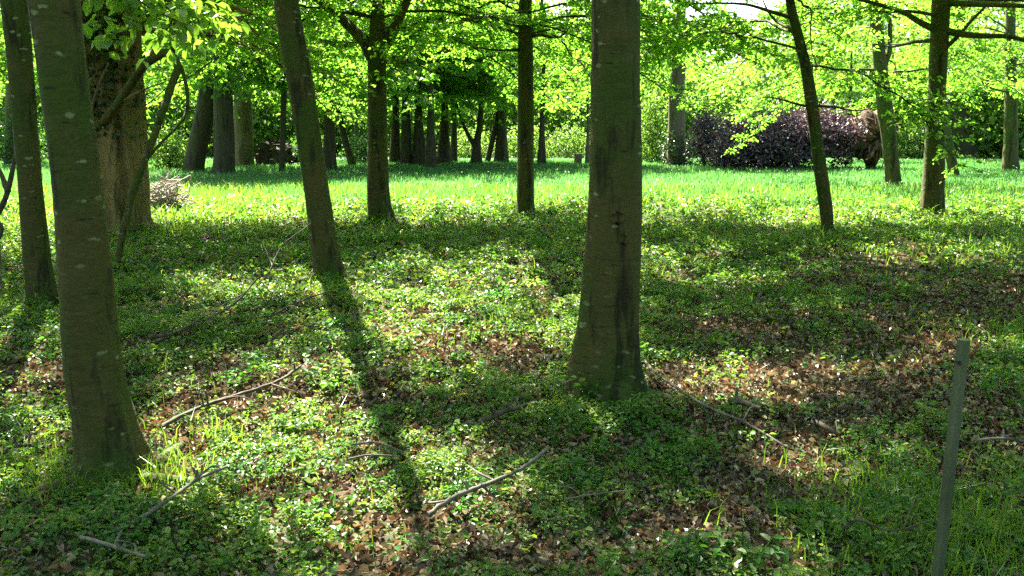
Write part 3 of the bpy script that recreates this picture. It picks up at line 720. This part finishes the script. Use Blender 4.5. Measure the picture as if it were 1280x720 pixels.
T = Tubes()
for q in range(26):
    a = rng.uniform(0, 6.28); e = ctr + np.array([math.cos(a) * axx * rng.uniform(.9, 1.25), -rng.uniform(.5, 1.1), math.sin(a) * axz * rng.uniform(.8, 1.15)])
    e[2] = max(e[2], .05)
    st = ctr + np.array([math.cos(a) * axx * .2, -.7, math.sin(a) * axz * .2])
    T.add(smooth_path([st, (st + e) / 2 + rng.normal(size=3) * .12 + np.array([0, -.15, 0]), e], 9), np.linspace(.07, .015, 9), 5)
r_ = T.build('roots', M['soil_root'], rp, b)

b = on_ground(880, 209); root = empty('copper_shrub', b)
tag(root, 'narrow dark purple shrub between the pale ivy trunk and the fallen tree', 'shrub')
Lf = Leaves(); s = px_size(209, b[1]); k = 200; u = rand_dir(k)
C = b + np.array([0, 0, 36 * s]) + u * rng.uniform(.4, 1.1, k)[:, None] * np.array([17 * s, .7, 34 * s]); C[:, 2] = np.maximum(C[:, 2], .08)
tufts(Lf, C, 11, .3, .13, 1.0); Lf.build('foliage', M['leaf_purple'], root, b)
T = Tubes()
for q in range(5):
    e = C[rng.integers(0, k)]; T.add(smooth_path([b, (b + e) / 2, e], 6), np.linspace(.05, .01, 6), 5)
T.build('stem', M['bark_far'], root, b)

# ---- heaps and stump
def heap(name, px, py, w, h, n, mat, label, core=None, lw=.02, ln=1.0):
    b = on_ground(px, py); s = px_size(py, b[1]); root = empty(name, b); tag(root, label, 'brush pile')
    if core:
        th = np.linspace(0, 2 * math.pi, 24, endpoint=False); ph = np.linspace(.02, math.pi / 2 + .15, 10); TH, PH = np.meshgrid(th, ph)
        rad = 1 + .15 * np.sin(3 * TH + 4 * PH) + rng.normal(size=TH.shape) * .08
        V = b + np.stack([np.sin(PH) * np.cos(TH) * rad * w / 2 * s * .92, np.sin(PH) * np.sin(TH) * rad * w / 2 * s * .7, np.cos(PH) * rad * h * s * .92], -1).reshape(-1, 3)
        i = np.arange(9)[:, None] * 24; j = np.arange(24)[None]
        F = np.stack([i + j, i + 24 + j, i + 24 + (j + 1) % 24, i + (j + 1) % 24], -1).reshape(-1, 4)
        link_mesh('mound', V, [F], core, root, b, False)
    T = Tubes()
    for q in range(n):
        u = rand_dir(1)[0]; u[2] = abs(u[2]); c0 = b + u * np.array([w / 2 * s, w / 2 * s * .7, h * s]) * rng.uniform(.35, 1.0)
        dd = unit(rng.normal(size=3) * np.array([1, .8, .45])) * ln * rng.uniform(.3, .7)
        P_ = smooth_path([c0 - dd, c0 + rng.normal(size=3) * .06, c0 + dd], 7); P_[:, 2] = np.maximum(P_[:, 2], .02)
        T.add(P_, np.linspace(lw, lw * .3, 7), 4)
    T.build('twigs', mat, root, b)
heap('brush_pile', 206, 264, 52, 40, 170, M['twig_pale'], 'pile of grey dead twigs against the right side of the old tree', None, .014, .9)
heap('brush_heap', 346, 207, 54, 31, 130, M['twig'], 'dark rounded heap of brushwood between the far trunks', M['brush'], .03, 1.1)
b = on_ground(722, 206); s = px_size(206, b[1])
T = Tubes(); T.add(b + np.array([[0, 0, -.1], [0, 0, .1], [.02, 0, .3], [.02, 0, 14 * s]]), np.array([5.6, 5.2, 4.8, 4.6]) * s, 14, .04)
tag(T.build('stump', M['bark_pale'], None, b), 'pale cut stump far across the meadow, left of the thick middle trunk', 'stump')

# ------------------------------------------------------------------ fallen sticks and the post
def stick(pts, r0, r1, label, twigs=(), name='fallen_stick', mat='twig', group='dead sticks on the woodland floor'):
    """pts (px, py, lift): the floor point under each pixel, lifted"""
    P = np.array([on_ground(a, b_, l_ * .8 + .045 + r0 * .8) for (a, b_, l_) in pts])
    n = 8 * len(P); P = smooth_path(P, n); P += rng.normal(size=P.shape) * r0 * .12
    base = P[0].copy()
    T = Tubes(); T.add(P, np.linspace(r0, r1, n), 8, .06)
    auto = [(rng.uniform(.1, .95), rng.normal() * .03, rng.normal() * .03, rng.uniform(0, .025)) for _ in range(3)] if r0 > .006 else []
    for (u, dx, dy, dz) in list(twigs) + auto:
        a = P[int(u * (n - 1))]; e = a + np.array([dx, dy, dz])
        T.add(smooth_path([a, (a + e) / 2 + np.array([0, 0, .03]) + rng.normal(size=3) * .03, e], 9), np.linspace(r1 * .9, .0015, 9), 5)
    return tag(T.build(name, M[mat], None, base), label, 'stick', group)
stick([(203, 548, .02), (255, 527, .05), (300, 514, .07), (350, 500, .08), (378, 488, .1)], .013, .008, 'dark stick slanting over sunlit litter right of the nearest trunk', [(.35, .25, -.05, .02), (.7, .2, -.15, .0)])
stick([(535, 669, .02), (570, 655, .06), (620, 636, .09), (655, 618, .1), (684, 600, .14)], .011, .008, 'bent grey stick in the foreground below the thick middle trunk', [(.5, -.12, .1, .03)], mat='twig_grey')
stick([(150, 690, .02), (200, 665, .05), (250, 632, .08), (286, 614, .1)], .010, .007, 'thin pale stick slanting up just right of the nearest trunk foot', [(.6, .1, .12, .02)], mat='twig_grey')
stick([(103, 699, .03), (140, 711, .05), (185, 724, .06)], .008, .006, 'pale short stick at the bottom edge below the nearest trunk', mat='twig_grey')
stick([(-12, 585, .03), (25, 573, .05), (62, 570, .03)], .014, .008, 'dark thick stick cut by the left edge beside the nearest trunk')
stick([(433, 565, .03), (470, 566, .06), (505, 577, .04)], .007, .004, 'short curved pale twig among sunlit plants left of the middle trunk', mat='twig_grey')
stick([(436, 583, .03), (465, 580, .05), (500, 586, .05)], .006, .004, 'fine straight pale twig lying just below the short curved one', mat='twig_grey')
stick([(598, 549, .03), (625, 543, .06), (670, 529, .05)], .017, .010, 'thick dark broken stick left of the foot of the middle trunk')
stick([(806, 470, .10), (820, 495, .09), (850, 520, .07), (890, 538, .05), (930, 549, .04), (985, 576, .03)], .009, .006, 'long wavy stick running right from the foot of the middle trunk', [(.8, .15, .1, .02), (.55, .1, .18, .02)], mat='twig_grey')
stick([(912, 522, .03), (930, 529, .05), (948, 534, .03)], .022, .014, 'short dark chunk of wood right of the long wavy stick')
stick([(1014, 548, .03), (1030, 557, .04), (1045, 563, .03)], .018, .010, 'small dark wood piece lying on the bare litter beside the path')
stick([(1040, 694, .03), (1070, 688, .08), (1110, 695, .06), (1160, 690, .1)], .007, .003, 'tangle of thin dark twigs in shade left of the post', [(.2, .1, .12, .08), (.4, -.1, .1, .1), (.6, .12, -.1, .08), (.8, .1, .12, .05)])
stick([(705, 640, .03), (745, 636, .05), (790, 630, .04)], .005, .003, 'thin pale twig on the litter in front of the middle trunk', [(.3, -.1, .06, .02)], mat='twig_grey')
stick([(338, 408, .04), (370, 396, .07), (408, 383, .08)], .012, .006, 'dark stick pointing at the foot of the leaning curved beech', [(.3, .2, -.2, .05)])
stick([(1218, 572, .03), (1250, 573, .05), (1290, 575, .03)], .008, .006, 'straight thin stick lying flat right of the post', mat='twig_grey')
# dead branch with standing twigs
P0 = [on_ground(192, 441, .05), on_ground(235, 425, .08), on_ground(292, 398, .12), on_ground(322, 380, .22)]
Dz = P0[-1][1]
P1 = [at_depth(336, 340, Dz + .15), at_depth(353, 307, Dz + .4), at_depth(385, 282, Dz + .6), at_depth(413, 257, Dz + .8)]
Pb = smooth_path(P0 + P1, 50); T = Tubes(); T.add(Pb, np.linspace(.015, .003, 50), 7, .05)
root = empty('dead_branch', Pb[0]); tag(root, 'long dead branch with thin upright twigs between the old tree and leaning beech', 'stick')
T.build('stem', M['twig'], root, Pb[0])
for (u, e) in [(.42, (300, 352, .3)), (.5, (326, 318, 0)), (.52, (352, 385, -.5)), (.55, (375, 372, .2)), (.5, (318, 290, .2)), (.7, (368, 330, .3)), (.35, (262, 436, -.6)), (.25, (240, 405, .5)), (.62, (330, 300, .3)), (.45, (355, 396, -.6))]:
    a = Pb[int(u * 49)]; e3 = at_depth(e[0], e[1], a[1] + e[2]); e3[2] = max(e3[2], float(ground_z(e3[0], e3[1])) + .02)
    T = Tubes(); T.add(smooth_path([a, (a + e3) / 2 + rng.normal(size=3) * .06, e3], 12), np.linspace(.006, .002, 12), 5, .05)
    T.build('twig', M['twig'], root, Pb[0])
# second dead branch
stick([(188, 442, .05), (220, 437, .08), (262, 418, .12)], .016, .006, 'short dead branch lying beside the root of the long dead branch', [(.5, .2, .3, .05), (.7, .3, .1, .05)])
# twigs at left
T = Tubes()
for pts in ([(-6, 272, 8.2), (8, 245, 8.2), (18, 200, 8.25), (24, 170, 8.3), (30, 130, 8.4)], [(10, 240, 8.2), (0, 215, 8.3), (-10, 200, 8.3)], [(-4, 300, 8.2), (2, 285, 8.2), (-6, 272, 8.2)]):
    T.add(smooth_path([at_depth(*p) for p in pts], 18), np.linspace(.03, .012, 18), 6, .06)
b = on_ground(0, 384)
T.add(smooth_path([b - np.array([0, 0, .1]), at_depth(-3, 330, 8.2), at_depth(-6, 272, 8.2)], 10), np.linspace(.035, .03, 10), 6, .06)
o = T.build('dead_sapling', M['twig'], None, b); tag(o, 'crooked dead sapling at the left edge in front of the slim beech', 'sapling')

# green post
Dpost = 2.28
top = at_depth(1203, 424, Dpost); foot = np.array([top[0] + .004, Dpost, 0.0])
root = empty('marker_post', foot); tag(root, 'thin weathered green post standing at the lower right by the path', 'post')
hw = 11.5 / 2 * px_size(500, Dpost); 
def prism(outline, z0, z1, name, mat, parent, origin, bev=.0015, tilt=(0, 0)):
    n = len(outline); O = np.array(outline)
    rings = []
    for z, k in ((z0, 1.0), (z1 - bev, 1.0), (z1, .90)):
        rings.append(np.column_stack([O * k, np.full(n, z)]))
    V = np.vstack(rings); F4 = []
    for r in range(2):
        for q in range(n): F4.append([r * n + q, r * n + (q + 1) % n, (r + 1) * n + (q + 1) % n, (r + 1) * n + q])
    return link_mesh(name, V + np.asarray(origin), [np.array(F4), np.array([list(range(2 * n, 3 * n))])], mat, parent, origin)
a = hw
out_ = [(-a, -a * .75), (-a * .8, -a), (a * .8, -a), (a, -a * .75), (a, a * .75), (a * .8, a), (-a * .8, a), (-a, a * .75)]
o = prism(out_, -.2, top[2], 'shaft', M['post'], root, foot); o.rotation_euler = (0, 0, R(24))
T = Tubes(); bz = at_depth(1196, 452, Dpost)[2]
T.add(foot + np.array([[-a * 1.45, -a * .9, bz], [-a * .55, -a * .7, bz]]), np.array([.0055, .0055]), 10)
T.build('bolt', M['dark_metal'], root, foot)

# ------------------------------------------------------------------ floor cover
def in_view(x, y, m=120):
    px, py = to_px(x, y); return (px > -m) & (px < 1280 + m) & (py < 720 + m * 1.4) & (py > 195)
def scatter(n, y0, y1, power=1.0):
    """points over the seen trapezoid between two distances, uniform on the ground"""
    y = np.sqrt(rng.uniform(y0 ** 2, y1 ** 2, n)); x = rng.uniform(-1, 1, n) * (y * .90 + .9)
    return x, y
def herbs(n, y0, y1, leaf, per, hgt, Lf, thr=.45):
    x, y = scatter(n, y0, y1)
    k = rng.random(n) < np.clip(.74 - 1.1 * bare(x, y) + .42 * noise2(x, y, .38, 2) + .36 * noise2(x, y, .15, 4), .03, 1); x, y = x[k], y[k]
    n = len(x); tall = 1 + .8 * noise2(x, y, .5, 4) + .7 * noise2(x, y, .2, 1)
    idx = np.repeat(np.arange(n), per); m = len(idx)
    th = rng.uniform(0, 6.28, m); el = rng.uniform(.15, 1.0, m)
    h = hgt * np.clip(tall, .2, 2.6)[idx] * rng.uniform(.2, 1.0, m)
    r = leaf * rng.uniform(.1, 1.2, m)
    P = np.stack([x[idx] + np.cos(th) * r, y[idx] + np.sin(th) * r, ground_z(x, y)[idx] + h], 1)
    D = np.stack([np.cos(th), np.sin(th), rng.normal(-.05, .4, m)], 1)
    Nn = unit(np.array([0, 0, 1]) + rng.normal(size=(m, 3)) * .5)
    sz = leaf * rng.uniform(.6, 1.1, m) * rng.choice([.55, .8, 1.0, 1.5], n)[idx]
    Lf.add(P, D, Nn, sz, sz * rng.uniform(.5, .95, m))
Lf = Leaves()
herbs(32000, 1.9, 4.5, .023, 7, .065, Lf)
herbs(39000, 4.5, 8, .030, 6, .08, Lf)
tag(Lf.build('ground_cover', M['herb'], oval=True, fold=.18, curl=.15), 'low carpet of small bright green woodland plants', 'plants', kind='stuff')
Lf2 = Leaves()
herbs(39000, 8, 14, .050, 5, .09, Lf2)
herbs(17000, 14, 18.5, .085, 4, .12, Lf2)
tag(Lf2.build('undergrowth', M['herb']), 'low green undergrowth spreading back to the meadow edge', 'plants', kind='stuff')

# leaf litter
Lf = Leaves()
for (n, y0, y1, sz_) in ((58000, 1.9, 5, .030), (57000, 5, 9, .040), (29000, 9, 17, .07)):
    x, y = scatter(n, y0, y1); k = rng.random(n) < np.clip(.55 + bare(x, y), 0, 1); x, y = x[k], y[k]; n = len(x)
    P = np.stack([x, y, ground_z(x, y) + rng.uniform(.004, .035, n)], 1)
    sz = sz_ * rng.uniform(.45, 1.5, n)
    Lf.add(P, rand_dir(n, 0) * np.array([1, 1, .3]), unit(np.array([0, 0, 1]) + rng.normal(size=(n, 3)) * .45), sz, sz * rng.uniform(.5, .8, n))
tag(Lf.build('leaf_litter', M['litter'], oval=True, fold=.42, curl=.4), 'brown and rusty dead leaves littering the woodland floor', 'leaves', kind='stuff')

# grass
def blades(name, x, y, h, w, mat, label, lean=.35, z0=None):
    n = len(x); th = rng.uniform(0, 6.28, n); ln = h * rng.uniform(.05, 1, n) * lean
    wv = np.stack([np.cos(th), np.sin(th), 0 * th], 1) * (w / 2)[:, None]
    ld = rng.uniform(0, 6.28, n); lv = np.stack([np.cos(ld), np.sin(ld), 0 * ld], 1)
    B = np.stack([x, y, ground_z(x, y) - .01 if z0 is None else z0], 1)
    Mi = B + lv * (ln * .3)[:, None] + np.array([0, 0, 1]) * (h * .6)[:, None]
    Tp = B + lv * (ln * 1.2)[:, None] + np.array([0, 0, 1]) * (h * rng.uniform(.8, 1, n))[:, None]
    V = np.stack([B - wv, B + wv, Mi + wv * .75, Mi - wv * .75, Tp], 1).reshape(-1, 3)
    b_ = np.arange(n)[:, None] * 5
    o = link_mesh(name, V, [b_ + np.array([0, 1, 2, 3]), b_ + np.array([3, 2, 4])], mat)
    return tag(o, label, 'grass', kind='stuff')
n = 195000
x, y = scatter(n, 15.5, 46); edge = 17.5 + 1.2 * noise2(x, y, 3, 2) - .25 * np.clip(x, 0, 8)
k = rng.random(n) < np.clip((y - edge) / 2 + .25, .04, 1) * np.clip(1.25 - y / 70, .3, 1); x, y = x[k], y[k]; n = len(x)
hh = rng.uniform(.10, .26, n) * (1 + .35 * noise2(x, y, 1.6, 3)) * np.where(y < 21, 1.15, .8)
blades('meadow_grass', x, y, hh, .009 + y * .0007, M['meadow'], 'even soft green grass of the meadow beyond the trees')
# longer bright grass along the edge and to the right
n = 34000
x, y = scatter(n, 10.5, 23); cl = noise2(x, y, 1.1, 4) + .5 * noise2(x, y, .45, 1)
px, py = to_px(x, y)
wgt = np.clip((y - 13) / 4, 0, 1) * (.45 + .55 * (cl > .1)) + .5 * (px > 820) * (cl > .35) + .45 * ((px < 330) & (y > 11.5))
k = rng.random(n) < wgt; x, y = x[k], y[k]; n = len(x)
blades('edge_grass', x, y, rng.uniform(.10, .34, n), .010 + y * .0006, M['grass'], 'longer bright grass along the edge of the wood', .6)
# tufts in the foreground
xs, ys = [], []
for (px, py, rad, k) in [(20, 590, .2, 260), (55, 575, .25, 150), (200, 590, .16, 110), (110, 615, .14, 260), (175, 612, .12, 200), (1240, 660, .36, 800), (1150, 665, .28, 420), (1275, 700, .3, 500), (1110, 700, .3, 220),
                          (285, 545, .1, 60), (1265, 420, .5, 420), (45, 385, .3, 260), (405, 356, .25, 220), (640, 400, .4, 120), (880, 300, .9, 420), (1000, 310, .9, 420), (1225, 330, .9, 400), (1105, 620, .2, 180)]:
    b = on_ground(px, py); xs.append(b[0] + rng.normal(size=k) * rad); ys.append(b[1] + rng.normal(size=k) * rad * .8)
x = np.concatenate(xs); y = np.concatenate(ys); k = y > 1.7; x, y = x[k], y[k]; n = len(x)
blades('grass_tufts', x, y, rng.uniform(.06, .20, n), .0035 + .0008 * y, M['grass'], 'tufts of fine grass among the woodland plants', .9)
n = 12000; x, y = scatter(n, 1.9, 15); k = rng.random(n) < .3 + .5 * (noise2(x, y, .6, 3) > .1); x, y = x[k], y[k]; n = len(x)
blades('floor_stems', x, y, rng.uniform(.05, .19, n), .003 + .0008 * y, M['grass'], 'thin single grass stems among the woodland plants', .8)
# white flowers of the meadow
n = 700; x, y = scatter(n, 19, 42); Lf = Leaves()
k = noise2(x, y, 3, 1) > -.2; x, y = x[k], y[k]; n = len(x)
P = np.stack([x, y, ground_z(x, y) + rng.uniform(.18, .3, n)], 1)
for q in range(3): Lf.add(P, rand_dir(n, .3), rand_dir(n, 1), .03, .024)
tag(Lf.build('meadow_flowers', M['flower']), 'tiny white flowers dotted through the meadow', 'flowers', kind='stuff')

# leafy plants at the foot of the middle trunk and in the foreground
def leafy_plant(px, py, h, n, leaf, label, spread=.12):
    b = on_ground(px, py); root = empty('leafy_plant', b); tag(root, label, 'plant', 'taller plants on the woodland floor')
    T = Tubes(); Lf = Leaves()
    for q in range(n):
        e = b + np.array([rng.normal() * spread, rng.normal() * spread, h * rng.uniform(.5, 1)])
        Q = smooth_path([b + rng.normal(size=3) * .02 * np.array([1, 1, 0]), (b + e) / 2 + np.array([0, 0, h * .12]), e], 9); T.add(Q, np.linspace(.003, .0015, 9), 4)
        k = 9; ii = rng.integers(3, 9, k); th = rng.uniform(0, 6.28, k); sz = leaf * rng.uniform(.6, 1.2, k)
        Lf.add(Q[ii], np.stack([np.cos(th), np.sin(th), rng.normal(0, .25, k)], 1), unit(np.array([0, 0, 1]) + rng.normal(size=(k, 3)) * .3), sz, sz * .6)
    T.build('stem', M['herb'], root, b); Lf.build('foliage', M['herb'], root, b, oval=True, fold=.15, curl=.2)
leafy_plant(738, 514, .24, 5, .055, 'taller leafy plant growing against the foot of the middle trunk', .06)
leafy_plant(905, 690, .13, 7, .05, 'leafy plant at the bottom beside the sunlit patch of brown litter')
leafy_plant(940, 712, .14, 7, .05, 'dark leafy plant at the bottom edge, second right of the litter patch')
leafy_plant(405, 488, .14, 8, .05, 'bushy green plant at the tip of the dark slanting stick', .16)
leafy_plant(375, 585, .12, 7, .045, 'bushy plant in the sunlit floor right of the nearest trunk', .14)
leafy_plant(560, 395, .16, 8, .06, 'pale leafy plant in the sunlit glade left of the middle trunk', .2)
print('objects', len(bpy.data.objects), 'faces', sum(len(m.polygons) for m in bpy.data.meshes))
